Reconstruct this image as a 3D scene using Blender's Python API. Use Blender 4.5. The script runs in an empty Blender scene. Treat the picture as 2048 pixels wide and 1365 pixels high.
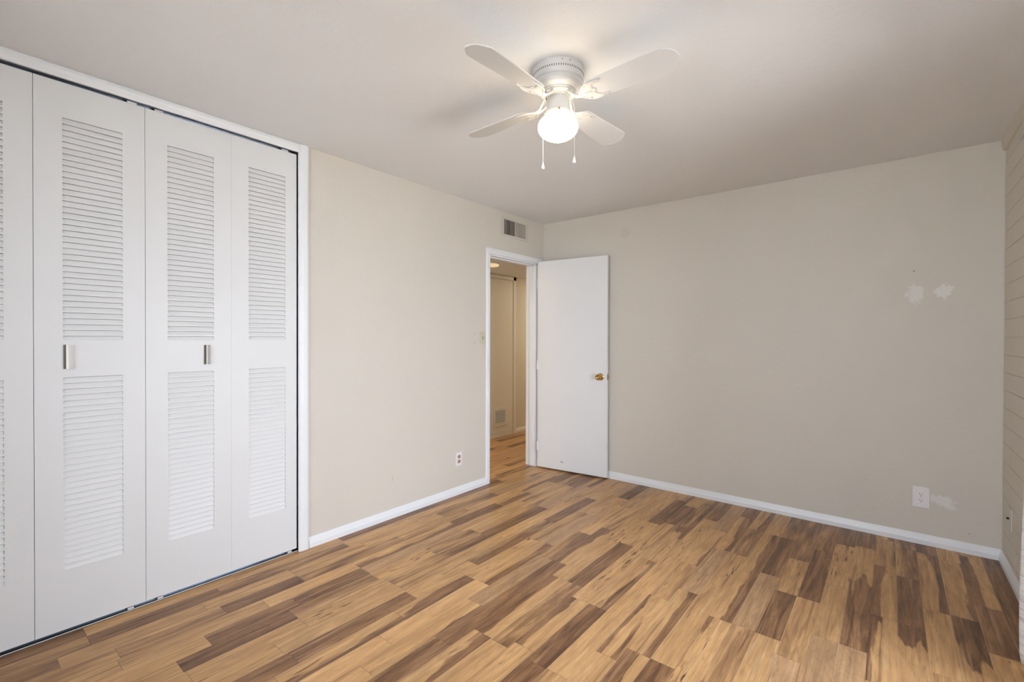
import bpy, bmesh, math, random
from mathutils import Vector, Matrix
S = bpy.context.scene
C = S.collection
PI = math.pi
# ------------------------------------------------------------------ dimensions (metres)
W, D, H = 3.265, 3.901, 2.44          # right wall, back wall, ceiling (left wall is x = 0)
YB = -1.55                            # wall behind the camera
HX, HZ = -1.19, 2.105                 # hall far wall, hall ceiling
WT = 0.115
# ------------------------------------------------------------------ camera
cam = bpy.data.cameras.new('camera'); co = bpy.data.objects.new('camera', cam); C.objects.link(co)
yaw, pitch, roll = 0.68174, -0.006973, 0.002884
fw = Vector((-math.sin(yaw)*math.cos(pitch), math.cos(yaw)*math.cos(pitch), math.sin(pitch)))
rt = Vector((math.cos(yaw), math.sin(yaw), 0)); up = rt.cross(fw)
r2 = math.cos(roll)*rt + math.sin(roll)*up; u2 = -math.sin(roll)*rt + math.cos(roll)*up
M = Matrix((r2, u2, -fw)).transposed().to_4x4(); M.translation = Vector((2.7587, 0, 1.2882))
co.matrix_world = M
cam.sensor_width = 36; cam.sensor_fit = 'HORIZONTAL'; cam.lens = 935.0/2048*36; cam.clip_start = 0.02
S.camera = co
# ------------------------------------------------------------------ world, daylight, exposure
w = bpy.data.worlds.new('world'); S.world = w; w.use_nodes = True
bg = w.node_tree.nodes['Background']; bg.inputs[0].default_value = (0.86, 0.95, 1.11, 1); bg.inputs[1].default_value = 12.6
S.view_settings.view_transform = 'Standard'; S.view_settings.look = 'None'
S.view_settings.exposure = 0.05; S.view_settings.gamma = 1.0; S.view_settings.use_curve_mapping = False
WIN = [('x', 0.55, 2.55, 0.06, 2.04)]
sun = bpy.data.lights.new('sun', 'SUN'); sun.energy = 32; sun.angle = 0.01; sun.color = (1.0, 0.99, 0.98)
so = bpy.data.objects.new('sun', sun); C.objects.link(so); so.rotation_euler = Vector((-0.55, 0.25, 1)).to_track_quat('Z','Y').to_euler()
def portal(name, loc, rot, sx, sy):
    l = bpy.data.lights.new(name, 'AREA'); l.shape = 'RECTANGLE'; l.size = sx; l.size_y = sy; l.energy = 1
    l.cycles.is_portal = True
    o = bpy.data.objects.new(name, l); C.objects.link(o); o.location = loc; o.rotation_euler = rot
portal('window_portal', (W+0.16, 2.01, 1.05), (0, PI/2, 0), 1.98, 1.42)
portal('rear_fill_portal', (2.00, YB-0.16, 1.45), (PI/2, 0, 0), 2.0, 1.3)  # portal for the added rear window that fills the room
# ------------------------------------------------------------------ helpers
class MB:
    def __init__(s): s.v=[]; s.f=[]
    def add(s, v, f):
        n=len(s.v); s.v+= [tuple(p) for p in v]; s.f+= [tuple(i+n for i in q) for q in f]; return s
    def box(s, a, b):
        (x0,y0,z0),(x1,y1,z1)=a,b
        return s.add([(x0,y0,z0),(x1,y0,z0),(x1,y1,z0),(x0,y1,z0),(x0,y0,z1),(x1,y0,z1),(x1,y1,z1),(x0,y1,z1)],
              [(0,3,2,1),(4,5,6,7),(0,1,5,4),(1,2,6,5),(2,3,7,6),(3,0,4,7)])
    def lathe(s, prof, n=48, c=(0,0)):
        v=[];f=[]
        for r,z in prof:
            for i in range(n):
                a=2*PI*i/n; v.append((c[0]+r*math.cos(a), c[1]+r*math.sin(a), z))
        for j in range(len(prof)-1):
            for i in range(n):
                k=(i+1)%n; f.append((j*n+i, (j+1)*n+i, (j+1)*n+k, j*n+k))
        f.append(tuple(range(n))); f.append(tuple(reversed(range((len(prof)-1)*n, len(prof)*n))))
        return s.add(v,f)
    def tube(s, pts, r, n=10):
        pts=[Vector(p) for p in pts]; rs = r if isinstance(r,(list,tuple)) else [r]*len(pts)
        v=[];f=[]; prev=None
        for j,p in enumerate(pts):
            t=((pts[min(j+1,len(pts)-1)]-pts[max(j-1,0)])).normalized()
            ref = prev if prev is not None else (Vector((0,0,1)) if abs(t.z)<0.9 else Vector((1,0,0)))
            a=(ref-t*ref.dot(t)).normalized(); prev=a; b=t.cross(a)
            for i in range(n):
                q=2*PI*i/n; v.append(p+(a*math.cos(q)+b*math.sin(q))*rs[j])
        for j in range(len(pts)-1):
            for i in range(n):
                k=(i+1)%n; f.append((j*n+i, j*n+k, (j+1)*n+k, (j+1)*n+i))
        f.append(tuple(reversed(range(n)))); f.append(tuple(range((len(pts)-1)*n, len(pts)*n)))
        return s.add(v,f)
    def prism(s, outline, z0, z1):      # outline in xy, extruded in z
        n=len(outline)
        v=[(x,y,z0) for x,y in outline]+[(x,y,z1) for x,y in outline]
        f=[tuple(reversed(range(n))), tuple(range(n,2*n))]+[(i,(i+1)%n,n+(i+1)%n,n+i) for i in range(n)]
        return s.add(v,f)
    def extr(s, prof, frm, to, axis):   # profile (a,b) swept along axis; 'y': (x,z)  'x': (y,z)  'z': (x,y)
        def P(a,b,t): return {'y':(a,t,b),'x':(t,a,b),'z':(a,b,t)}[axis]
        n=len(prof)
        v=[P(a,b,frm) for a,b in prof]+[P(a,b,to) for a,b in prof]
        f=[tuple(reversed(range(n))), tuple(range(n,2*n))]+[(i,(i+1)%n,n+(i+1)%n,n+i) for i in range(n)]
        return s.add(v,f)
    def xf(s, m): s.v=[tuple(m@Vector(p)) for p in s.v]; return s
    def obj(s, name, m, parent=None, loc=None, smooth=False, bevel=0, seg=2):
        me=bpy.data.meshes.new(name)
        v=s.v if loc is None else [tuple(Vector(p)-Vector(loc)) for p in s.v]
        me.from_pydata(v,[],s.f); me.update()
        bm=bmesh.new(); bm.from_mesh(me); bmesh.ops.recalc_face_normals(bm, faces=bm.faces)
        if bevel:
            ed=[e for e in bm.edges if len(e.link_faces)==2 and e.calc_face_angle(0)>0.6]
            bmesh.ops.bevel(bm, geom=ed, offset=bevel, segments=seg, affect='EDGES', profile=0.5)
        bm.to_mesh(me); bm.free()
        me.materials.append(m)
        if smooth:
            me.polygons.foreach_set('use_smooth',[True]*len(me.polygons))
            try: me.set_sharp_from_angle(angle=math.radians(38))
            except Exception: pass
        o=bpy.data.objects.new(name, me); C.objects.link(o)
        if parent is not None: o.parent=parent
        if loc is not None: o.location=loc
        return o
def tag(o, label=None, cat=None, group=None, kind=None):
    if label: o['label']=label
    if cat: o['category']=cat
    if group: o['group']=group
    if kind: o['kind']=kind
    return o
def empty(name, loc, rz=0, **k):
    o=bpy.data.objects.new(name, None); C.objects.link(o); o.location=loc; o.rotation_euler=(0,0,rz); o.empty_display_size=.1
    return tag(o, **k)
def copy_tree(o, parent=None):
    c=o.copy(); C.objects.link(c); c.parent=parent
    for ch in o.children: copy_tree(ch, c)
    return c
# ------------------------------------------------------------------ materials
def mat(name):
    m=bpy.data.materials.new(name); m.use_nodes=True; nt=m.node_tree
    return m, nt, nt.nodes['Principled BSDF']
def N(nt, t, **k):
    n=nt.nodes.new(t)
    for a,b in k.items():
        if a=='op': n.operation=b
        else: setattr(n,a,b)
    return n
def math_(nt, op, a, b=None, c=None, clamp=False):
    n=nt.nodes.new('ShaderNodeMath'); n.operation=op; n.use_clamp=clamp
    for i,x in enumerate((a,b,c)):
        if x is None: continue
        if isinstance(x,(int,float)): n.inputs[i].default_value=x
        else: nt.links.new(x,n.inputs[i])
    return n.outputs[0]
def mix(nt, f, a, b):
    n=nt.nodes.new('ShaderNodeMix'); n.data_type='RGBA'
    for s,x in ((n.inputs[0],f),(n.inputs[6],a),(n.inputs[7],b)):
        if isinstance(x,(int,float)): s.default_value=x
        elif isinstance(x,tuple): s.default_value=(*x,1) if len(x)==3 else x
        else: nt.links.new(x,s)
    return n.outputs[2]
def noise(nt, vec, scale, detail=2, rough=0.5, dist=0.0, w=None):
    n=nt.nodes.new('ShaderNodeTexNoise'); n.inputs['Scale'].default_value=scale
    n.inputs['Detail'].default_value=detail; n.inputs['Roughness'].default_value=rough; n.inputs['Distortion'].default_value=dist
    if w is not None:
        n.noise_dimensions='4D'
        if isinstance(w,(int,float)): n.inputs['W'].default_value=w
        else: nt.links.new(w,n.inputs['W'])
    nt.links.new(vec,n.inputs['Vector']); return n.outputs['Fac']
def scalev(nt, vec, s):
    n=nt.nodes.new('ShaderNodeMapping'); n.inputs['Scale'].default_value=s; nt.links.new(vec,n.inputs['Vector']); return n.outputs[0]
def objco(nt): return nt.nodes.new('ShaderNodeTexCoord').outputs['Object']
def geopos(nt): return nt.nodes.new('ShaderNodeNewGeometry').outputs['Position']
def bump(nt, bsdf, h, dist, strength=1.0):
    b=nt.nodes.new('ShaderNodeBump'); b.inputs['Distance'].default_value=dist; b.inputs['Strength'].default_value=strength
    nt.links.new(h,b.inputs['Height']); nt.links.new(b.outputs[0],bsdf.inputs['Normal'])
def plain(name, col, rough=0.5, metal=0.0, spec=0.5, vary=0.03, bscale=300, bdist=0.0):
    m,nt,b=mat(name)
    P=objco(nt)
    n=noise(nt,P,bscale*0.05,3)
    dk=tuple(c*(1-vary*2) for c in col); lt=tuple(min(1,c*(1+vary)) for c in col)
    nt.links.new(mix(nt,n,dk,lt), b.inputs['Base Color'])
    b.inputs['Roughness'].default_value=rough; b.inputs['Metallic'].default_value=metal
    b.inputs['Specular IOR Level'].default_value=spec
    if bdist: bump(nt,b,noise(nt,P,bscale,2),bdist)
    return m
def paint(name, col, rough, scale, dist, marks=()):
    """wall paint with orange-peel texture; marks = (axis_u, axis_v, cu, cv, ru, rv, colour, amount, edge noise)"""
    m,nt,b=mat(name); P=geopos(nt)
    big=noise(nt,P,1.3,3); c=mix(nt,big,tuple(x*0.975 for x in col),tuple(min(1,x*1.02) for x in col))
    if marks:
        sp=nt.nodes.new('ShaderNodeSeparateXYZ'); nt.links.new(P,sp.inputs[0])
        for (au,av,cu,cv,ru,rv,mc,amt,en) in marks:
            du=math_(nt,'DIVIDE',math_(nt,'SUBTRACT',sp.outputs[au],cu),ru)
            dv=math_(nt,'DIVIDE',math_(nt,'SUBTRACT',sp.outputs[av],cv),rv)
            d=math_(nt,'SQRT',math_(nt,'ADD',math_(nt,'MULTIPLY',du,du),math_(nt,'MULTIPLY',dv,dv)))
            e=math_(nt,'MULTIPLY',math_(nt,'SUBTRACT',noise(nt,P,48,4,0.66),0.5),en*1.7)
            k=math_(nt,'ADD',d,e)
            f=math_(nt,'MULTIPLY',math_(nt,'MULTIPLY_ADD',k,-3.0,3.4,clamp=True),amt)
            c=mix(nt,f,c,mc)
    nt.links.new(c,b.inputs['Base Color']); b.inputs['Roughness'].default_value=rough
    b.inputs['Specular IOR Level'].default_value=0.35
    h=math_(nt,'ADD',noise(nt,P,scale,3,0.55),math_(nt,'MULTIPLY',noise(nt,P,scale*0.22,2),1.2))
    bump(nt,b,h,dist)
    return m
WALLC=(0.665,0.617,0.533)
SP=(0.78,0.76,0.70)
m_wall=paint('greige_wall_paint', WALLC, 0.55, 170, 0.0009)
m_back=paint('greige_back_wall_paint', WALLC, 0.55, 170, 0.0009, marks=[
    (0,2,2.875,1.575,0.040,0.060,SP,0.75,1.5),(0,2,3.003,1.580,0.046,0.042,SP,0.9,1.5),
    (0,2,3.005,0.293,0.062,0.030,SP,0.8,1.7),(0,2,3.045,0.262,0.025,0.02,SP,0.6,1.8),
    (0,2,2.866,1.718,0.004,0.004,(0.08,0.07,0.06),0.9,0.3),(0,2,3.13,0.118,0.004,0.003,(0.2,0.17,0.13),0.8,0.5),
    (0,2,0.90,2.23,0.05,0.05,(0.57,0.53,0.46),0.35,0.8)])
m_left=paint('greige_left_wall_paint', WALLC, 0.5, 170, 0.0009, marks=[
    (1,2,2.05,0.285,0.006,0.022,(0.42,0.38,0.32),0.35,1.2),(1,2,2.262,1.785,0.007,0.003,(0.35,0.32,0.28),0.5,0.6),
    (1,2,2.892,1.326,0.006,0.006,(0.42,0.38,0.33),0.75,0.4),(1,2,2.892,1.245,0.006,0.006,(0.38,0.34,0.29),0.75,0.4)])
m_ceil=paint('ceiling_paint', (0.83,0.82,0.805), 0.7, 130, 0.0008)
m_hallwall=paint('hall_wall_paint', (0.70,0.65,0.55), 0.6, 170, 0.001)
m_white=plain('white_gloss_paint', (0.79,0.79,0.775), 0.32, vary=0.01, bscale=60, bdist=0.0004)
m_closet=plain('closet_door_white_paint', (0.755,0.75,0.73), 0.42, spec=0.42, vary=0.008, bscale=45, bdist=0.00035)
m_trim=plain('white_trim_paint', (0.82,0.825,0.82), 0.38, vary=0.015, bscale=70, bdist=0.0005)
m_fan=plain('white_enamel', (0.64,0.63,0.60), 0.3, vary=0.005)
m_blade=plain('white_fan_blade_laminate', (0.72,0.705,0.68), 0.42, vary=0.01)
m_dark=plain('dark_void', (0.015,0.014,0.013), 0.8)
m_brass=plain('aged_brass', (0.62,0.38,0.12), 0.18, metal=1.0, vary=0.12)
m_steel=plain('track_steel', (0.42,0.46,0.52), 0.25, metal=1.0, vary=0.1)
m_screw=plain('screw_steel', (0.45,0.44,0.42), 0.35, metal=0.9)
m_plate=plain('white_plastic', (0.83,0.81,0.80), 0.3, vary=0.005)
m_ivory=plain('ivory_plastic', (0.60,0.57,0.43), 0.35, vary=0.01)
m_tan=plain('tan_receptacle_plastic', (0.50,0.30,0.17), 0.4, vary=0.02)
m_grey=plain('brushed_pull_metal', (0.62,0.60,0.57), 0.35, metal=0.35, vary=0.05)
m_cup=plain('shaded_bare_backplate_metal', (0.30,0.27,0.21), 0.45, vary=0.08)  # unpainted metal, with the shade inside the pull put into its colour
m_pullw=plain('white_painted_pull', (0.80,0.79,0.76), 0.28, vary=0.02)
m_vane=plain('vent_vane_metal', (0.42,0.37,0.30), 0.5, vary=0.05)
m_vent=plain('vent_painted_metal', (0.62,0.575,0.49), 0.45, vary=0.02)
m_alu=plain('window_aluminium', (0.55,0.54,0.52), 0.4, metal=0.8)
m_hall_trim=plain('hall_cream_paint', (0.80,0.76,0.68), 0.4, vary=0.01)
m_conc=plain('outdoor_concrete', (0.50,0.48,0.45), 0.9, vary=0.08)
# glass pane
m_glass,nt,b=mat('window_glass'); nt.nodes.remove(b)
tr=nt.nodes.new('ShaderNodeBsdfTransparent'); gl=nt.nodes.new('ShaderNodeBsdfGlossy'); gl.inputs['Roughness'].default_value=0.02
fr=nt.nodes.new('ShaderNodeFresnel'); mx=nt.nodes.new('ShaderNodeMixShader')
nt.links.new(fr.outputs[0],mx.inputs[0]); nt.links.new(tr.outputs[0],mx.inputs[1]); nt.links.new(gl.outputs[0],mx.inputs[2])
nt.links.new(mx.outputs[0],nt.nodes['Material Output'].inputs[0])
# lit lamp glass
def emissive(name, col, strength, base=(0.85,0.83,0.78)):
    m,nt,b=mat(name); b.inputs['Base Color'].default_value=(*base,1); b.inputs['Roughness'].default_value=0.2
    b.inputs['Emission Color'].default_value=(*col,1); b.inputs['Emission Strength'].default_value=strength
    return m
m_globe=emissive('lit_opal_glass', (1.0,0.86,0.64), 12.0)
m_halllamp=emissive('lit_hall_lamp_glass', (1.0,0.74,0.42), 0.55, (0.75,0.68,0.52))
m_hallfill_near=emissive('near_hall_fill_glow', (1.0,0.84,0.64), 46.0)  # glow of an added lamp brightening the hall from its near end
m_hallfill_far=emissive('far_hall_fill_glow', (1.0,0.86,0.68), 66.0)  # glow of the added lamp out of view down the hall
# painted block wall
m_block,nt,b=mat('painted_block_wall'); P=geopos(nt)
sp=nt.nodes.new('ShaderNodeSeparateXYZ'); nt.links.new(P,sp.inputs[0]); cb=nt.nodes.new('ShaderNodeCombineXYZ')
nt.links.new(math_(nt,'ADD',sp.outputs[1],0.13),cb.inputs[0]); nt.links.new(math_(nt,'ADD',sp.outputs[2],0.0124),cb.inputs[1])
br=nt.nodes.new('ShaderNodeTexBrick'); nt.links.new(cb.outputs[0],br.inputs['Vector'])
br.inputs['Scale'].default_value=1; br.inputs['Mortar Size'].default_value=0.0035; br.inputs['Mortar Smooth'].default_value=0.5
br.inputs['Brick Width'].default_value=0.4; br.inputs['Row Height'].default_value=0.1008
h=math_(nt,'ADD',math_(nt,'MULTIPLY',br.outputs['Fac'],-1.0),math_(nt,'MULTIPLY',noise(nt,P,60,4),0.35))
nt.links.new(mix(nt,math_(nt,'MULTIPLY',br.outputs['Fac'],0.3),WALLC,(0.47,0.43,0.36)),b.inputs['Base Color']); b.inputs['Roughness'].default_value=0.6
bump(nt,b,h,0.003)
# curtain
m_curt,nt,b=mat('white_line_print_curtain'); P=geopos(nt)
v=scalev(nt,P,(1,1,26)); ln=noise(nt,v,1.6,4,0.6,0.8)
k=math_(nt,'SUBTRACT',1.0,math_(nt,'MULTIPLY',math_(nt,'ABSOLUTE',math_(nt,'SUBTRACT',ln,0.5)),28),clamp=True)
nt.links.new(mix(nt,math_(nt,'MULTIPLY',k,0.6),(0.80,0.78,0.76),(0.36,0.31,0.28)),b.inputs['Base Color']); b.inputs['Roughness'].default_value=0.85
# floor laminate
m_floor,nt,b=mat('laminate_floor'); P=geopos(nt)
aA=nt.nodes.new('ShaderNodeAttribute'); aA.attribute_name='pa'; aB=nt.nodes.new('ShaderNodeAttribute'); aB.attribute_name='pb'
aC=nt.nodes.new('ShaderNodeAttribute'); aC.attribute_name='pc'
sA=nt.nodes.new('ShaderNodeSeparateColor'); nt.links.new(aA.outputs['Color'],sA.inputs[0])
sB=nt.nodes.new('ShaderNodeSeparateColor'); nt.links.new(aB.outputs['Color'],sB.inputs[0])
sC=nt.nodes.new('ShaderNodeSeparateColor'); nt.links.new(aC.outputs['Color'],sC.inputs[0])
thr,gx,gy=sA.outputs; soft,fleck,bright=sB.outputs; seed,blen,hue=sC.outputs
uv=nt.nodes.new('ShaderNodeUVMap'); suv=nt.nodes.new('ShaderNodeSeparateXYZ'); nt.links.new(uv.outputs[0],suv.inputs[0]); U,V=suv.outputs[0],suv.outputs[1]
vb=scalev(nt,P,(12.5,1.55,1)); n1=noise(nt,vb,1.0,2.5,0.5,0.9,w=seed)
n1b=noise(nt,scalev(nt,P,(60,6,1)),1.0,2,0.5,0.3,w=seed)
nn=math_(nt,'ADD',math_(nt,'MULTIPLY',math_(nt,'SUBTRACT',n1,0.5),2.9),math_(nt,'MULTIPLY',math_(nt,'SUBTRACT',n1b,0.5),0.45))
s=math_(nt,'ADD',nn,thr)
s=math_(nt,'MULTIPLY_ADD',math_(nt,'SUBTRACT',U,0.5),math_(nt,'MULTIPLY',gx,2.0),s)
s=math_(nt,'MULTIPLY_ADD',math_(nt,'SUBTRACT',V,0.5),math_(nt,'MULTIPLY',gy,2.0),s)
m0=math_(nt,'ADD',math_(nt,'DIVIDE',s,soft),0.5,clamp=True)
ms=nt.nodes.new('ShaderNodeMapRange'); ms.interpolation_type='SMOOTHSTEP'; nt.links.new(m0,ms.inputs[0]); dm=ms.outputs[0]
g1=noise(nt,scalev(nt,P,(150,5,1)),1.0,3,0.6,0.4,w=seed)          # fine grain
g2=noise(nt,scalev(nt,P,(26,2.2,1)),1.0,3,0.55,1.2,w=seed)        # broad streaks
fig=math_(nt,'FRACT',math_(nt,'MULTIPLY',noise(nt,scalev(nt,P,(10,3.2,1)),1.0,1.5,0.4,0.7,w=seed),13))
figl=math_(nt,'SUBTRACT',1.0,math_(nt,'MULTIPLY',math_(nt,'ABSOLUTE',math_(nt,'SUBTRACT',fig,0.5)),5.0),clamp=True)
lightc=mix(nt,math_(nt,'MULTIPLY_ADD',math_(nt,'SUBTRACT',g2,0.5),2.2,0.5,clamp=True),(0.64,0.38,0.168),(0.44,0.235,0.095))
lightc=mix(nt,math_(nt,'MULTIPLY',hue,0.45),lightc,(0.42,0.26,0.155))
lightc=mix(nt,math_(nt,'MULTIPLY',figl,math_(nt,'MULTIPLY_ADD',hue,0.14,0.09)),lightc,(0.25,0.13,0.06))
darkc=mix(nt,math_(nt,'MULTIPLY_ADD',math_(nt,'SUBTRACT',g2,0.5),3.6,0.5,clamp=True),(0.345,0.178,0.080),(0.145,0.068,0.032))
darkc=mix(nt,math_(nt,'MULTIPLY',figl,0.22),darkc,(0.08,0.042,0.026))
stk=noise(nt,scalev(nt,P,(42,1.5,1)),1.0,3,0.6,0.6,w=seed)
lightc=mix(nt,math_(nt,'MULTIPLY',math_(nt,'MULTIPLY_ADD',stk,9,-5.0,clamp=True),0.75),lightc,(0.27,0.14,0.066))
lightc=mix(nt,math_(nt,'MULTIPLY',math_(nt,'MULTIPLY_ADD',stk,-9,3.6,clamp=True),0.5),lightc,(0.70,0.47,0.25))
darkc=mix(nt,math_(nt,'MULTIPLY',math_(nt,'MULTIPLY_ADD',stk,-9,4.0,clamp=True),0.75),darkc,(0.42,0.235,0.12))
col=mix(nt,dm,lightc,darkc)
fl=noise(nt,scalev(nt,P,(95,11,1)),1.0,2,0.5,0.2,w=seed); flr=noise(nt,scalev(nt,P,(14,3,1)),1.0,2,0.5,0.2,w=seed)
fm=math_(nt,'MULTIPLY',math_(nt,'MULTIPLY_ADD',fl,12,-7.1,clamp=True),math_(nt,'MULTIPLY_ADD',flr,8,-3.6,clamp=True),clamp=True)
col=mix(nt,math_(nt,'MULTIPLY',fm,fleck,clamp=True),col,(0.10,0.05,0.026))
smk=noise(nt,scalev(nt,P,(16,3.4,1)),1.0,3,0.6,1.5,w=math_(nt,'ADD',seed,31.0))
gr=math_(nt,'MULTIPLY_ADD',math_(nt,'SUBTRACT',g1,0.5),0.6,math_(nt,'MULTIPLY_ADD',math_(nt,'SUBTRACT',smk,0.5),0.75,bright))
mul=nt.nodes.new('ShaderNodeVectorMath'); mul.operation='SCALE'; nt.links.new(col,mul.inputs[0]); nt.links.new(gr,mul.inputs['Scale'])
dv=math_(nt,'MULTIPLY',math_(nt,'MINIMUM',V,math_(nt,'SUBTRACT',1.0,V)),blen)
du=math_(nt,'MULTIPLY',math_(nt,'MINIMUM',U,math_(nt,'SUBTRACT',1.0,U)),0.0966)
jv=math_(nt,'SUBTRACT',1.0,math_(nt,'DIVIDE',dv,0.0016),clamp=True); ju=math_(nt,'SUBTRACT',1.0,math_(nt,'DIVIDE',du,0.0010),clamp=True)
jj=math_(nt,'MAXIMUM',math_(nt,'MULTIPLY',jv,0.7),math_(nt,'MULTIPLY',ju,0.35))
bevel_highlight=math_(nt,'MULTIPLY',math_(nt,'SUBTRACT',1.0,math_(nt,'DIVIDE',math_(nt,'MULTIPLY',U,0.0966),0.0042),clamp=True),aC.outputs['Alpha'])  # highlight on the plank bevel, painted into the colour along one edge
fcol=mix(nt,math_(nt,'MULTIPLY',bevel_highlight,0.42),mix(nt,jj,mul.outputs[0],(0.09,0.05,0.03)),(0.78,0.56,0.34))
nt.links.new(fcol,b.inputs['Base Color'])
b.inputs['Roughness'].default_value=0.32; b.inputs['Specular IOR Level'].default_value=0.28
bump(nt,b,math_(nt,'SUBTRACT',math_(nt,'MULTIPLY',g1,0.25),jj),0.0006)
# ------------------------------------------------------------------ the setting
def struct(mb, name, m, **k):
    o=mb.obj(name,m,**k); o['kind']='structure'; return o
# floor: one mesh, each board a face with its own colour pattern
T={ # thr, gx, gy, soft, fleck, bright, hue
 'L':(-.92,0,0,.25,.25,1.05,0),'P':(-1.2,0,0,.3,.0,1.18,0),'l':(-1.0,.1,0,.3,.3,1.0,1),'D':(.95,.1,0,.7,.2,1.0,0),'M':(.12,.2,0,.9,.4,1.05,.1),
 'm':(-.35,.1,0,.8,.4,1.05,0),'S':(-.75,0,0,.22,1.0,1.06,0),'s':(-.15,-.25,0,.16,1.0,1.08,0),'A':(-.05,1.0,.15,.10,.1,1.05,0),'a':(-.55,1.0,0,.10,.2,1.05,0),
 'B':(-.05,-1.0,.1,.10,.1,1.05,0),'b':(-.5,-1.0,0,.12,.3,1.05,0),'N':(.1,.1,-1.3,.10,.4,1.05,0),'n':(-.75,0,-1.5,.12,.2,1.05,0),'F':(-.65,.2,1.5,.12,.3,1.05,0),'f':(.2,.1,1.0,.15,.2,1.0,0)}
BO={ # strip index -> near-to-far ends and board kinds
 -3:([3.248],'DD'),-2:([2.72,3.168],'SDB'),-1:([2.98],'fa'),0:([2.971,3.727],'LAD'),1:([2.746,],'FD'),2:([2.756,3.369],'bBm'),
 3:([2.398,3.6],'lND'),4:([2.95],'LS'),5:([2.705],'mD'),6:([2.258,2.707,3.156],'nDSM'),7:([2.261,2.856,3.45],'MlDM'),
 8:([2.258,3.45],'sAm'),9:([1.805,3.0],'DSM'),10:([1.804,2.405,3.01,3.66],'BAlAD'),11:([2.257,2.702,3.3],'smal'),
 12:([1.494,2.718,3.45],'LPSM'),13:([1.49,1.99,2.6,3.205],'DDAFM'),14:([1.539,1.99,3.2,3.627],'SBSDL'),15:([1.491,2.1,2.709,3.141],'LMDSD'),
 16:([1.495,2.103,2.7],'ABLS'),17:([1.35,2.249,2.85,3.463],'MDBmL'),18:([1.042,1.648,2.245,2.69,3.3],'LalMPl'),
 19:([1.2,1.807,2.404,3.0,3.466],'PPAlSD'),20:([1.35,1.802,2.4,3.0],'AASmL'),21:([.9,1.492,1.928,2.706,3.3],'DDSMDL'),
 22:([.888,1.5,2.3,3.1],'bLLPS'),23:([.6,1.04,1.5,2.25,2.9],'LLSMDl'),24:([.595,1.041,1.482,1.87,2.255,2.8,3.466],'LDMSMLmD'),
 25:([.722,1.1,1.487,2.2,2.9],'LDDlLm'),26:([.45,1.0,1.49,2.252,2.73,3.1,3.459],'LLPADALD'),27:([.461,.85,1.221,1.87,2.5,3.1],'mMDMmLA'),
 28:([.3,.8,1.221,1.669,2.3,2.9],'MLLmSMl'),29:([.403,.9,1.6,2.1,2.8],'MDMLmL'),30:([.404,1.0,1.617,2.362,3.2],'DLLDDm')}
random.seed(11)
SW=0.0966
def build_floor():
    me=bpy.data.meshes.new('floor'); vs=[];fs=[];A=[];B=[];Cc=[];uvs=[]
    for k in range(-4,44):
        x1=2.98-SW*k; x0=x1-SW
        ends,kinds=BO.get(k,([],''))
        ends=list(ends); kinds=list(kinds)
        if k>30: ends=[]; kinds=[]
        if kinds: y0=ends[0]
        else:
            y0=1.6+random.random()*0.45; 
        # before the first measured end
        bs=[]
        if kinds:
            st=ends[0]-0.55; bs.append((st,ends[0],kinds[0]))
            for i in range(1,len(ends)): bs.append((ends[i-1],ends[i],kinds[i]))
            last=ends[-1]+random.uniform(.45,.75); bs.append((ends[-1],last,kinds[-1]))
        else: bs.append((y0-.5,y0,random.choice('LMDSA')))
        while bs[-1][1]<7.0: bs.append((bs[-1][1],bs[-1][1]+random.uniform(.38,.62),random.choice('LLlMmMDSADaLm')))
        while bs[0][0]>YB-0.2: bs.insert(0,(bs[0][0]-random.uniform(.38,.62),bs[0][0],random.choice('LLlMMDSADaL')))
        for (a,c,t) in bs:
            n=len(vs); vs+=[(x0,a,0),(x1,a,0),(x1,c,0),(x0,c,0)]; fs.append((n,n+1,n+2,n+3))
            th,gx_,gy_,so,fl_,brt,hu=T[t]
            j=random.uniform(-.12,.12)
            A+= [(th+j,gx_,gy_,1)]*4; B+=[(so,fl_,brt*random.uniform(.93,1.05),1)]*4; Cc+=[(random.uniform(0,90),c-a,hu,float(k%2))]*4
            uvs+=[(0,0),(1,0),(1,1),(0,1)]
    me.from_pydata(vs,[],fs); me.update()
    for nm,dat in (('pa',A),('pb',B),('pc',Cc)):
        at=me.attributes.new(nm,'FLOAT_COLOR','CORNER'); at.data.foreach_set('color',[x for q in dat for x in q])
    ul=me.uv_layers.new(name='UVMap'); ul.data.foreach_set('uv',[x for q in uvs for x in q])
    me.materials.append(m_floor); o=bpy.data.objects.new('floor',me); C.objects.link(o); o['kind']='structure'; return o
build_floor()
struct(MB().box((-0.0,YB,H),(W,D,H+.1)),'ceiling',m_ceil)
struct(MB().box((HX-.1,1.6,HZ),(-WT,7.0,HZ+.1)),'ceiling_hall',m_ceil)
# left wall with closet opening and door opening
CY0,CY1,CZ=-0.125,1.3685,2.400
DY0,DY1,DZ=3.075,3.800,2.036
mb=MB()
mb.box((-WT,YB-.12,0),(0,CY0,H)).box((-WT,CY1,0),(0,DY0,H)).box((-WT,DY1,0),(0,D+.12,H)).box((-WT,CY0,CZ),(0,CY1,H)).box((-WT,DY0,DZ),(0,DY1,H))
struct(mb,'wall_left',m_left)
struct(MB().box((-0.0,D,0),(W+.15,D+.12,H)),'wall_back',m_back)
mb=MB(); wy0,wy1,wz0,wz1=1.30,2.72,0.06,2.04
mb.box((W,YB-.12,0),(W+.15,wy0,H)).box((W,wy1,0),(W+.15,D,H)).box((W,wy0,wz1),(W+.15,wy1,H)).box((W,wy0,0),(W+.15,wy1,wz0))
struct(mb,'wall_right',m_block)
mb=MB(); rx0,rx1,rz0,rz1=1.00,3.00,0.8,2.1
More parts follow.
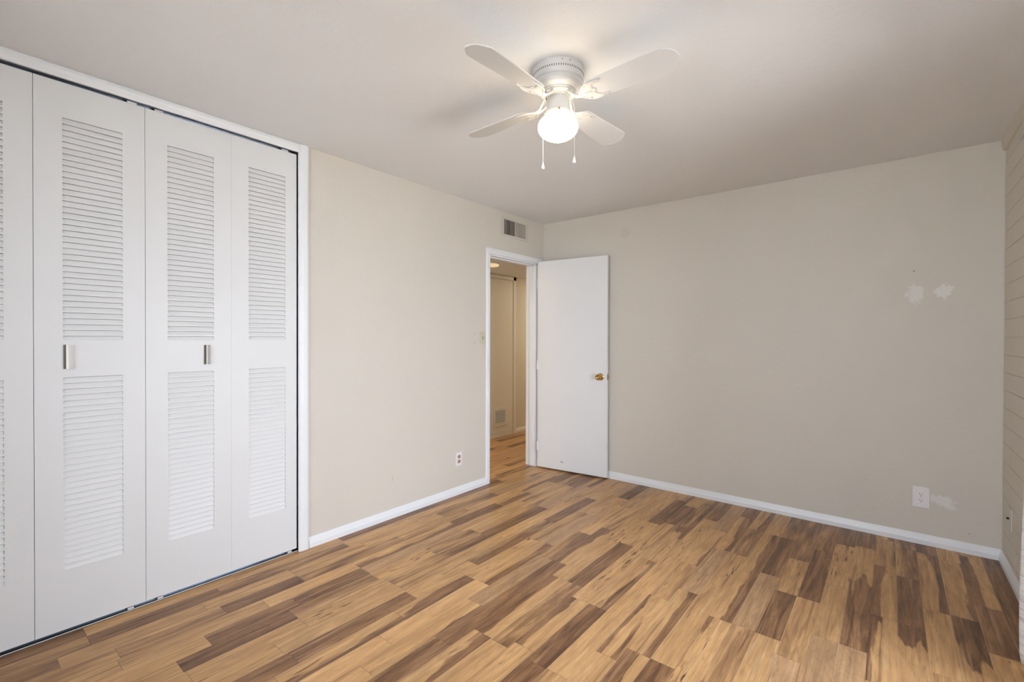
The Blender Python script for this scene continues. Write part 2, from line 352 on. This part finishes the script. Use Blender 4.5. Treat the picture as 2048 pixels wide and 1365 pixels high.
mb.box((0,YB-.15,0),(rx0,YB,H)).box((rx1,YB-.15,0),(W,YB,H)).box((rx0,YB-.15,0),(rx1,YB,rz0)).box((rx0,YB-.15,rz1),(rx1,YB,H))
struct(mb,'wall_rear',m_wall)
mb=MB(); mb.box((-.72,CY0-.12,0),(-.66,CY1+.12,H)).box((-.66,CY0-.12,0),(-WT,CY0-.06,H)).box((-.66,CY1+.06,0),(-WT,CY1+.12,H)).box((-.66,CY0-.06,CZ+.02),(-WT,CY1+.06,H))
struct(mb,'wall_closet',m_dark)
mb=MB(); mb.box((HX-.1,1.6,0),(HX,7.0,HZ)).box((HX,6.9,0),(-WT,7.0,HZ)).box((HX,1.6,0),(-WT,1.7,HZ)).box((-WT,D+.12,0),(-WT+.1,7.0,HZ))
struct(mb,'wall_hall',m_hallwall)
struct(MB().box((HX-.6,YB-.7,H+.1),(W+.75,7.6,H+.22)),'added_shade_roof',m_conc)  # unseen roof slab, added to shade the ground by the windows
# baseboards
def base_prof(t,h): return [(0,0),(t,0),(t,h*.42),(t*.72,h*.62),(t*.45,h*.86),(t*.3,h),(0,h)]
BT,BH=0.014,0.064
mb=MB(); mb.extr([(a,b_) for a,b_ in base_prof(BT,BH)],CY1+.062,DY0-.042,'y'); mb.extr(base_prof(BT,BH),YB,CY0-.06,'y')
struct(mb,'baseboard_left',m_trim)
struct(MB().extr([(D-a,b_) for a,b_ in base_prof(BT,BH)],0.0,W,'x'),'baseboard_back',m_trim)
struct(MB().extr([(W-a,b_) for a,b_ in base_prof(BT,BH)],wy1+.1,D,'y'),'baseboard_right',m_trim)
struct(MB().extr([(HX+a,b_) for a,b_ in base_prof(BT,.062)],1.7,6.9,'y'),'baseboard_hall',m_hall_trim)
# right wall ceiling strip, corner bead
struct(MB().extr([(W,H-.062),(W-.010,H-.060),(W-.016,H-.03),(W-.018,H),(W,H)],YB,D,'y'),'trim_1',m_wall)
struct(MB().extr([(W,D),(W-.006,D),(W,D-.006)],.064,H,'z'),'trim_2',m_wall)
# closet casing (right jamb + head running up to the ceiling)
def cas(t,w_): return [(0,0),(t*.55,0),(t*.8,w_*.12),(t*.85,w_*.3),(t,w_*.45),(t,w_*.8),(t*.6,w_),(0,w_)]
mb=MB()
mb.extr([(a,CY1-.002+b_) for a,b_ in cas(.016,.062)],0,H,'z')
mb.extr([(0,2.391),(.010,2.391),(.013,2.398),(.015,2.408),(.020,2.420),(.019,2.433),(.013,H),(0,H)],CY0-.06,CY1-.002,'y')
mb.extr([(a,CY0+.002-b_) for a,b_ in cas(.016,.062)],0,H,'z')
mb.box((-WT,CY1-.0,0),(0,CY1+.0005,CZ))
struct(mb,'trim_3',m_trim)
# bedroom door frame: casing, jambs, stops
mb=MB()
mb.extr([(0,DY0+.004),(.010,DY0+.004),(.014,DY0-.004),(.014,DY0-.034),(.008,DY0-.042),(0,DY0-.042)],0,2.079,'z')
mb.box((0,DY0-.040,DZ-.006),(.015,D-.016,DZ+.043))
mb.extr([(0,DY1-.004),(.010,DY1-.004),(.014,DY1+.006),(.014,D-.03),(0,D-.03)],0,DZ-.006,'z')
mb.box((-WT-.012,DY0,0),(0,DY0+.018,DZ)).box((-WT-.012,DY1-.018,0),(0,DY1,DZ)).box((-WT-.012,DY0,DZ-.018),(0,DY1,DZ))
mb.box((-.075,DY0+.018,0),(-.038,DY0+.030,DZ-.018)).box((-.075,DY1-.030,0),(-.038,DY1-.018,DZ-.018)).box((-.075,DY0+.018,DZ-.030),(-.038,DY1-.018,DZ-.018))
fr_=struct(mb,'trim_4',m_trim,bevel=.0012,seg=1)
sp_=MB().box((-.030,DY0+.0175,.90),(-.004,DY0+.0195,.985)).obj('strike_plate',m_screw,fr_)
# outdoors: ground seen through the glass
struct(MB().box((W+.15,-9,-.16),(16,14,-.06)).box((-8,-14,-.16),(W+.15,YB-.15,-.06)),'ground_outdoors',m_conc)
# window_1: sliding glass door; fill_window_2 behind the camera, unseen, added for fill light
def window(name, mk, label):
    r=empty(name,(0,0,0),label=label,cat='window',kind='structure')
    fr,p1,p2=mk(); fr.obj('window_frame',m_alu,r); p1.obj('pane',m_glass,r); p2.obj('pane',m_glass,r); return r
def mk1():
    f=MB(); x0,x1=W+.05,W+.10
    f.box((x0,wy0,wz0),(x1,wy1,wz0+.04)).box((x0,wy0,wz1-.04),(x1,wy1,wz1)).box((x0,wy0,wz0),(x1,wy0+.04,wz1)).box((x0,wy1-.04,wz0),(x1,wy1,wz1)).box((x0,1.87,wz0),(x1,1.93,wz1))
    return f,MB().box((x0+.02,wy0+.04,wz0+.04),(x0+.026,1.87,wz1-.04)),MB().box((x0+.02,1.93,wz0+.04),(x0+.026,wy1-.04,wz1-.04))
def mk2():
    f=MB(); a,b_=YB-.10,YB-.05
    f.box((rx0,a,rz0),(rx1,b_,rz0+.04)).box((rx0,a,rz1-.04),(rx1,b_,rz1)).box((rx0,a,rz0),(rx0+.04,b_,rz1)).box((rx1-.04,a,rz0),(rx1,b_,rz1)).box((1.98,a,rz0),(2.02,b_,rz1))
    return f,MB().box((rx0+.04,a+.02,rz0+.04),(1.98,a+.026,rz1-.04)),MB().box((2.02,a+.02,rz0+.04),(rx1-.04,a+.026,rz1-.04))
window('window_1',mk1,'sliding glass door in the right block wall'); window('fill_window_2',mk2,'aluminium framed window added behind the camera for fill light')
# ------------------------------------------------------------------ bedroom door (door_1), open against the back wall
hx,hy=0.040,3.757; ex,ey=0.7555,3.8385
ang=math.atan2(ey-hy,ex-hx); dw=math.hypot(ex-hx,ey-hy)
d1=empty('door_1',(hx,hy,0),ang,label='open flat white bedroom door swung against the back wall',cat='door',kind='structure')
MB().box((0,0,.014),(dw,.035,2.040)).obj('door_leaf',m_white,d1,bevel=.0015,seg=2)
kn=empty('door_knob',(dw-.062,0,.932)); kn.parent=d1
def lathe_y(prof,n=40):   # axis -y
    return MB().lathe(prof,n).xf(Matrix.Rotation(PI/2,4,'X'))
lathe_y([(.0,0),(.031,0),(.032,.003),(.029,.007),(.018,.010),(.014,.012),(.0,.012)]).obj('rose',m_brass,kn,smooth=True)
lathe_y([(.0,.010),(.011,.010),(.0105,.026),(.014,.030),(.024,.036),(.028,.046),(.0285,.054),(.025,.063),(.016,.068),(.013,.066),(.0,.066)]).obj('knob',m_brass,kn,smooth=True)
MB().box((dw-.0005,.005,.905),(dw+.0015,.030,.960)).box((dw,.012,.922),(dw+.009,.024,.942)).obj('latch_plate',m_brass,d1)
for z in (.22,1.02,1.82):
    MB().lathe([(.0,z-.045),(.006,z-.045),(.006,z+.045),(.0,z+.045)],12,(-.004,-.002)).obj('hinge',m_trim,d1)
MB().add([(0.245,-.0006,.095),(.262,-.0006,.092),(.285,-.0006,.086),(.268,-.0006,.098)],[(0,1,2,3)]).obj('scratch',m_dark,d1)
# ------------------------------------------------------------------ bifold closet doors
PX0,PX1=-.040,-.012
def louver_panel(y0,w_=.372,z0=.018,z1=2.380):
    m=MB(); ya,yb=y0+.088,y0+.290; y1=y0+w_; X=PX1; d=.0075; hs=.0205; pt=.0254; c=.006
    def q(*p): m.add(p,[tuple(range(len(p)))])
    def fq(a,b_,zz0,zz1): q((X,a,zz0),(X,b_,zz0),(X,b_,zz1),(X,a,zz1))
    fq(y0,ya,z0,z1); fq(yb,y1,z0,z1)
    zc=z0
    for (zs,n) in ((.277,33),(1.270,38)):
        for i in range(n):
            a=zs+i*pt; t=a+hs
            fq(ya,yb,zc,a); zc=t
            dc=d*c/hs
            tt=t-.0013
            dt=d*(tt-a)/hs
            q((X,ya,a),(X,ya+c,a),(X,ya,a+c)); q((X,yb,a),(X,yb,a+c),(X,yb-c,a))
            q((X,ya+c,a),(X,yb-c,a),(X-dc,yb,a+c),(X-dt,yb,tt),(X-dt,ya,tt),(X-dc,ya,a+c))
            for yy in (ya,yb): q((X,yy,a+c),(X-dc,yy,a+c),(X-dt,yy,tt),(X-d-.004,yy,t),(X,yy,t))
            q((X,ya,t),(X,yb,t),(X-d-.004,yb,t),(X-d-.004,ya,t))
    fq(ya,yb,zc,z1)
    for (a,b_) in ((y0,y0),(y1,y1)): q((PX0,a,z0),(X,a,z0),(X,a,z1),(PX0,a,z1))
    q((PX0,y0,z0),(PX0,y1,z0),(X,y1,z0),(X,y0,z0)); q((PX0,y0,z1),(PX0,y1,z1),(X,y1,z1),(X,y0,z1))
    return m
def nonorm(mbx,name,m,parent):
    me=bpy.data.meshes.new(name); me.from_pydata(mbx.v,[],mbx.f); me.update(); me.materials.append(m)
    bm=bmesh.new(); bm.from_mesh(me); bmesh.ops.remove_doubles(bm,verts=bm.verts,dist=1e-5); bmesh.ops.recalc_face_normals(bm,faces=bm.faces); bm.to_mesh(me); bm.free()
    o=bpy.data.objects.new(name,me); C.objects.link(o); o.parent=parent; return o
def pull(y,z,m,parent,flip=1,w_=.030,h_=.103):
    """curled finger pull: flat flange on the door, lip rolled over and out"""
    pts=[]
    for i in range(13):
        t=i/12
        pts.append((PX1+.0015+.018*math.sin(t*PI*.5)**.75, y+w_*.5-(w_*.80)*t**1.1))
    th=.0018
    outer=pts; inner=[(p[0]-th,p[1]+.0004) for p in reversed(pts)]
    m_=MB(); m_.extr(outer+inner,z-h_/2,z+h_/2,'z')
    h=m_.obj('pull_handle',m,parent,smooth=True)
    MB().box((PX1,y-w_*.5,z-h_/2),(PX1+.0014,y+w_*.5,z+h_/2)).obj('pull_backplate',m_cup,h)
    return h
names=[('door_2','left pair of louvred white bifold closet doors, white painted pull'),('door_3','right pair of louvred white bifold closet doors, grey metal pull')]
for i,(nm,lb) in enumerate(names):
    e=empty(nm,(0,0,0),label=lb,cat='closet door',kind='structure')
    ys=(-.1195,.2560) if i==0 else (.6315,1.0065)
    for y in ys:
        w_=.359 if y>1 else .372
        o=nonorm(louver_panel(y+.0007 if y<1 else y,.3738 if y<1 else .357),'door_panel',m_closet,e)
    if i==0: pull(.3615,1.200,m_pullw,e,w_=.031,h_=.105)
    else: pull(.8915,1.196,m_grey,e,w_=.031,h_=.101)
# tracks
t=empty('closet_head_track',(0,.62,CZ),label='dark metal sliding track along the top of the closet opening',cat='track')
MB().box((-.060,CY0-.62,-.016),(-.056,CY1-.62,0)).box((-.014,CY0-.62,-.010),(-.011,CY1-.62,0)).box((-.060,CY0-.62,-.003),(-.011,CY1-.62,0)).obj('channel',m_steel,t)
for y in (-.05,.585,.690,1.30):
    mb=MB(); mb.box((-.042,y-.62-.018,-.016),(-.020,y-.62+.018,-.006)).lathe([(0,-.022),(.004,-.022),(.004,-.006),(0,-.006)],10,(-.028,y-.62)); mb.obj('pivot_guide',m_plate,t,bevel=.0015)
t=empty('closet_floor_track',(0,.62,0),label='low metal floor track under the bifold closet doors',cat='track')
MB().box((-.052,CY0-.62,0.0003),(-.006,CY1-.62,.0022)).box((-.052,CY0-.62,0.0003),(-.049,CY1-.62,.011)).obj('channel',m_steel,t)
MB().box((-.0085,CY0-.62,0.0003),(-.006,CY1-.62,.0050)).obj('track_lip',m_plate,t)
for y in (.575,.69,1.325):
    MB().box((-.042,y-.62-.012,.0022),(-.018,y-.62+.012,.010)).obj('pivot_bracket',m_plate,t,bevel=.002)
# ------------------------------------------------------------------ ceiling fan
FX,FY=1.635,1.695
fan=empty('ceiling_fan',(FX,FY,H),label='white four-blade hugger ceiling fan with lit schoolhouse globe',cat='ceiling fan')
def zz(l): return [(r,z-H) for r,z in l]
MB().lathe(zz([(.0,2.4398),(.108,2.4398),(.109,2.435),(.109,2.386),(.1075,2.382),(.104,2.3795),(.1045,2.374),(.106,2.366),(.1035,2.357),(.097,2.350),(.086,2.346),(.080,2.343),(.078,2.338),(.074,2.336),(.0,2.336)]),72).obj('motor_housing',m_fan,fan,smooth=True)
vs_=MB()
for i in range(72):
    a=2*PI*i/72; m_=MB().box((.1085,-.0012,2.4035-H),(.1096,.0012,2.4115-H)).xf(Matrix.Rotation(a,4,'Z')); vs_.add(m_.v,m_.f)
vs_.obj('cooling_slots',m_dark,fan)
for a in (-.83,-.52): 
    sc=MB().lathe([(0,0),(.003,0),(.0028,.002),(0,.0025)],12).xf(Matrix.Rotation(a,4,'Z')@Matrix.Translation((.109,0,2.428-H))@Matrix.Rotation(PI/2,4,'Y')).obj('housing_screw',m_screw,fan)
# blades + arms
AZ=math.radians(-2.0); PITCH=math.radians(12); BZ=2.300-H
def blade_outline():
    pts=[]
    r0,r1,wr,wt=.150,.528,.052,.0655
    L=[(r0,-wr*.55),(r0+.010,-wr*.92),(r0+.03,-wr),(r1-.075,-wt),(r1-.045,-wt*.995),(r1-.014,-wt*.62),(r1-.003,-wt*.40),(r1,-wt*.15)]
    return L+[(x,-y) for x,y in reversed(L)]
def arm_plate():
    # ornamental bracket outline under the blade root
    L=[(.112,-.007),(.122,-.012),(.132,-.026),(.146,-.040),(.165,-.049),(.190,-.051),(.212,-.047),(.232,-.040),(.216,-.037),(.198,-.037),(.186,-.030),(.180,-.020),(.176,-.012),(.184,-.007),(.188,0)]
    return L+[(x,-y) for x,y in reversed(L[:-1])]
for i in range(4):
    az=AZ+i*PI/2
    R=Matrix.Rotation(az,4,'Z'); Mp=R@Matrix.Translation((0,0,BZ))@Matrix.Rotation(-PITCH,4,'X')
    # CCW side (+y local) is the low side
    bl=MB().prism(blade_outline(),0,.0055).xf(Mp).obj('fan_blade',m_blade,fan,bevel=.0015,seg=1)
    br_=empty('blade_bracket',(0,0,0)); br_.parent=fan
    mb=MB().prism(arm_plate(),-.0042,-.0002)
    mb.xf(Mp); mb.obj('bracket_plate',m_fan,br_,bevel=.0012,seg=1)
    mr=MB()
    # raised rim following the plate edge
    rim=[(.114,-.009),(.128,-.020),(.144,-.037),(.165,-.046),(.190,-.048),(.226,-.041)]
    for sg in (1,-1): mr.tube([(x,sg*y,-.0045) for x,y in rim],[.004,.004,.0038,.0035,.003,.0018],8)
    mr.tube([(.112,0,-.005),(.14,0,-.0055),(.17,0,-.004)],[.005,.0045,.002],8)
    mr.xf(Mp)
    # forked arm rising to the rotor
    ar=MB()
    for sg in (1,-1):
        ar.tube([(.048,sg*.016,2.338-H),(.062,sg*.017,2.328-H),(.078,sg*.014,2.312-H),(.095,sg*.007,2.300-H),(.116,sg*.004,2.2965-H)],[.0065,.006,.006,.006,.006],10)
    ar.xf(R); mr.add(ar.v,ar.f)
    mr.obj('bracket_arm',m_fan,br_,smooth=True)
    for (x,y) in ((.150,.034),(.150,-.034),(.205,0.043),(.205,-.043)) :
        MB().lathe([(0,-.0068),(.002,-.0066),(.0036,-.0048),(.0036,-.004),(0,-.004)],12,(x,y)).xf(Mp).obj('blade_screw',m_screw,br_)
MB().lathe(zz([(0,2.3359),(.073,2.3359),(.074,2.333),(.071,2.330),(.055,2.329),(.050,2.324),(.049,2.320),(0,2.320)]),64).obj('rotor_flange',m_fan,fan,smooth=True)
MB().lathe(zz([(0,2.3198),(.0475,2.3198),(.0485,2.318),(.0485,2.266),(.050,2.264),(.053,2.262),(.0545,2.259),(.0545,2.247),(.0,2.247)]),64).obj('light_fitter',m_fan,fan,smooth=True)
MB().box((.016,-.0485,2.312-H),(.030,-.0460,2.3155-H)).xf(Matrix.Rotation(-1.15,4,'Z')).obj('reverse_switch_slot',m_dark,fan)
for a in (2.6,-2.2,-.9): MB().lathe([(0,0),(.0035,0),(.0035,.006),(0,.006)],10).xf(Matrix.Rotation(a,4,'Z')@Matrix.Translation((.054,0,2.253-H))@Matrix.Rotation(PI/2,4,'Y')).obj('set_screw',m_brass,fan)
MB().lathe(zz([(.0,2.2465),(.049,2.2465),(.051,2.242),(.062,2.236),(.073,2.228),(.0815,2.217),(.0858,2.205),(.0868,2.196),(.0855,2.187),(.0815,2.177),(.076,2.169),(.067,2.161),(.054,2.153),(.038,2.146),(.023,2.140),(.013,2.135),(.006,2.131),(.0,2.1295)]),72).obj('lamp_shade',m_globe,fan,smooth=True)
# pull chains: lateral direction (camera right) and depth
cd=Vector((FX-2.7587,FY,0)).normalized(); cr=Vector((-cd.y*-1,-cd.x,0)); cr=Vector((cd.y,-cd.x,0))
def chain(pts,zend):
    P=[(cr*a+cd*b_)+Vector((0,0,z-H)) for a,b_,z in pts]
    o=MB().tube(P,.0011,8).obj('pull_chain',m_fan,fan,smooth=True)
    x,y=P[-1].x,P[-1].y; z=zend-H
    MB().lathe([(0,z+.030),(.0022,z+.029),(.0035,z+.022),(.0065,z+.012),(.0075,z+.006),(.006,z+.001),(.003,z),(0,z)],20,(x,y)).obj('chain_bob',m_plate,o,smooth=True)
chain([(.030,-.040,2.318),(.052,-.052,2.298),(.0665,-.058,2.262),(.0685,-.060,2.245),(.0690,-.060,2.045)],2.018)
chain([(-.036,.036,2.318),(-.056,.056,2.292),(-.0655,.066,2.262),(-.066,.067,2.24),(-.066,.067,2.071)],2.043)
# ------------------------------------------------------------------ wall fittings
# supply vent, left wall
v=empty('air_vent',(0,3.437,2.306),label='painted supply air vent with vertical vanes above the bedroom door',cat='vent')
y0,y1,z0,z1=-.199,.199,-.086,.086; a0,a1,b0,b1=-.163,.160,-.066,.068
mb=MB(); mb.box((0,y0,z0),(.007,y1,b0)).box((0,y0,b1),(.007,y1,z1)).box((0,y0,b0),(.007,a0,b1)).box((0,a1,b0),(.007,y1,b1)).box((0,-.008,b0),(.009,.001,b1))
mb.obj('vent_frame',m_vent,v,bevel=.0015,seg=1)
MB().box((.0003,a0,b0),(.0008,a1,b1)).obj('vent_backing',m_dark,v)
def vane(y,ang_):
    return MB().box((-.0058,-.0006,b0),(.0058,.0006,b1)).xf(Matrix.Translation((.0062,y,0))@Matrix.Rotation(ang_,4,'Z'))
mb=MB()
for i in range(11): m_=vane(a0+.008+i*.0138,math.radians(-8-random.choice((0,10,28)))); mb.add(m_.v,m_.f)
mb.obj('vane_bank',m_vane,v)
mb=MB()
for i in range(12): m_=vane(.008+i*.0128,math.radians(38+random.uniform(-16,12))); mb.add(m_.v,m_.f)
mb.obj('vane_bank',m_vane,v)
# light switch
s_=empty('light_switch',(0,2.991,1.286),label='ivory single toggle light switch beside the door frame',cat='light switch')
MB().box((0,-.034,-.056),(.005,.034,.056)).obj('switch_plate',m_ivory,s_,bevel=.002)
MB().box((.004,-.005,-.012),(.0056,.005,.012)).obj('toggle_slot',m_dark,s_)
MB().box((0,-.0035,-.006),(.016,.0035,.006)).xf(Matrix.Translation((.003,0,0))@Matrix.Rotation(.45,4,'Y')).obj('toggle',m_ivory,s_,bevel=.001)
for z in (-.030,.030): MB().lathe([(0,.005),(.003,.005),(.0025,.0062),(0,.0064)],12).xf(Matrix.Translation((0,0,z))@Matrix.Rotation(PI/2,4,'Y')).obj('screw',m_screw,s_)
# outlets
def outlet(loc,rz,w_,h_,mp,mr,label,slots=True):
    e=empty('wall_outlet',loc,rz,label=label,cat='outlet')
    MB().box((0,-w_/2,-h_/2),(.006,w_/2,h_/2)).obj('outlet_plate',mp,e,bevel=.0025)
    for zc in (-.0195,.0195):
        pts=[]
        for i in range(28):
            a=2*PI*i/28; pts.append((.0172*math.cos(a),max(-.0135,min(.0135,.0172*math.sin(a)))))
        # outline in (y,z), extruded along x
        mm=MB().prism(pts,.0055,.0078).xf(Matrix(((0,0,1,0),(1,0,0,0),(0,1,0,0),(0,0,0,1)))).xf(Matrix.Translation((0,0,zc)))
        r=mm.obj('receptacle',mr,e)
        k=MB(); k.box((.0076,-.0075,zc-.0005),(.0084,-.0055,zc+.0085)).box((.0076,.0055,zc+.0005),(.0084,.0075,zc+.0080))
        k2=MB().lathe([(0,0),(.0026,0),(.0026,.0008),(0,.0008)],14).xf(Matrix.Translation((.0076,0,zc-.0075))@Matrix.Rotation(PI/2,4,'Y')); k.add(k2.v,k2.f)
        k.obj('socket_slots',m_dark,r)
    MB().lathe([(0,.006),(.003,.006),(.0025,.0072),(0,.0074)],12).xf(Matrix.Rotation(PI/2,4,'Y')).obj('screw',m_screw,e)
    return e
outlet((0,2.7065,.2895),0,.070,.114,m_plate,m_tan,'small white duplex outlet with tan sockets on the left wall')
outlet((2.9095,D,.2935),-PI/2,.081,.127,m_plate,m_plate,'large white duplex outlet low on the back wall beside a spackle patch')
# cable plate, right wall
c_=empty('cable_wall_plate',(W,3.650,.318),PI,label='painted-over cable wall plate low on the right block wall',cat='wall plate')
MB().box((0,-.050,-.058),(.006,.050,.058)).obj('plate',m_wall,c_,bevel=.002)
MB().lathe([(0,.006),(.0055,.006),(.0055,.016),(0,.016)],14).xf(Matrix.Translation((0,-.004,.0))@Matrix.Rotation(PI/2,4,'Y')).obj('coax_connector',m_dark,c_)
MB().lathe([(0,.006),(.004,.006),(.003,.008),(0,.008)],12).xf(Matrix.Translation((0,.042,-.004))@Matrix.Rotation(PI/2,4,'Y')).obj('screw',m_screw,c_)
# ------------------------------------------------------------------ curtain
def curtain():
    n=90; rows=[(.024,.030),(.06,.034),(.15,.036),(.3,.036),(.5,.032),(.75,.026),(1.0,.016),(1.5,.012),(2.14,.010)]
    v=[];f=[]; yf=2.78; ynear=2.45
    for (z,fl_) in rows:
        amp=fl_
        for i in range(n+1):
            t=i/n; y=yf-(yf-ynear)*t
            lift=.010*(1-math.sin(t*2*PI*2.25+PI))*.5 if z<.04 else 0
            v.append((W-.075+amp*math.sin(t*2*PI*2.25),y,z+lift))
    for j in range(len(rows)-1):
        for i in range(n): a=j*(n+1)+i; f.append((a,a+1,a+n+2,a+n+1))
    me=bpy.data.meshes.new('curtain'); me.from_pydata(v,[],f); me.update(); me.materials.append(m_curt)
    me.polygons.foreach_set('use_smooth',[True]*len(me.polygons))
    o=bpy.data.objects.new('curtain',me); C.objects.link(o)
    md=o.modifiers.new('thick','SOLIDIFY'); md.thickness=.0025
    return tag(o,'white floor-length curtain with thin grey line print at the right edge','curtain')
curtain()
rd=empty('curtain_rod',(W,1.5,2.16),label='thin metal curtain rod above the sliding glass door',cat='curtain rod')
MB().tube([(-.078,-1.2,0),(-.078,1.45,0)],.010,14).obj('rod',m_alu,rd,smooth=True)
for y in (-1.1,1.38): MB().tube([(0,y,0),(-.078,y,0)],.006,10).obj('bracket',m_alu,rd)
# ------------------------------------------------------------------ hall
d4=empty('door_4',(HX,0,0),label='cream hall closet door with a low return-air grille',cat='door',kind='structure')
ly0,ly1=4.10,4.872
MB().box((0,ly0,.058),(.014,ly1,2.048)).obj('door_leaf',m_hall_trim,d4,bevel=.001,seg=1)
mb=MB().box((0,ly1+.0015,.0),(.020,4.932,2.098)).box((0,ly0-.064,0),(.020,ly0-.004,2.098)).box((0,ly0-.064,2.052),(.020,4.932,2.098)).box((0,ly0,.0),(.016,ly1,.054))
mb.obj('door_casing',m_hall_trim,d4,bevel=.002,seg=1)
g=empty('return_grille',(.014,4.61,.268)); g.parent=d4
gm=MB(); gy,gz,iy,iz=.135,.125,.098,.088
gm.box((0,-gy,-gz),(.006,gy,-iz)).box((0,-gy,iz),(.006,gy,gz)).box((0,-gy,-iz),(.006,-iy,iz)).box((0,iy,-iz),(.006,gy,iz)); gm.obj('grille_frame',m_hall_trim,g,bevel=.001,seg=1)
MB().box((.0002,-iy,-iz),(.0006,iy,iz)).obj('grille_backing',m_dark,g)
gm=MB()
for i in range(11):
    m_=MB().box((-.006,-iy,-.0006),(.006,iy,.0006)).xf(Matrix.Translation((.0055,0,-iz+.008+i*.0162))@Matrix.Rotation(.75,4,'Y')); gm.add(m_.v,m_.f)
gm.obj('grille_louvres',m_hall_trim,g)
def hall_light(y,m,label,r=.15):  # builds the real hall fixture and two added fill lights
    e=empty('hall_ceiling_light',(-.66,y,HZ),label=label,cat='ceiling light')
    MB().lathe([(0,-.0002),(r,-.0002),(r,-.014),(r*.94,-.018),(0,-.018)],48).obj('pan',m_fan,e,smooth=True)
    MB().lathe([(0,-.0182),(r*.97,-.0182),(r*.97,-.030),(r*.9,-.034),(0,-.036)],48).obj('diffuser',m,e,smooth=True)
hall_light(3.815,m_halllamp,'flush round hall ceiling light seen just inside the door frame',.11)
hall_light(6.0,m_hallfill_far,'unseen flush fill light added at the far end of the hall',.15)
hall_light(2.3,m_hallfill_near,'unseen flush fill light added at the near end of the hall',.15)
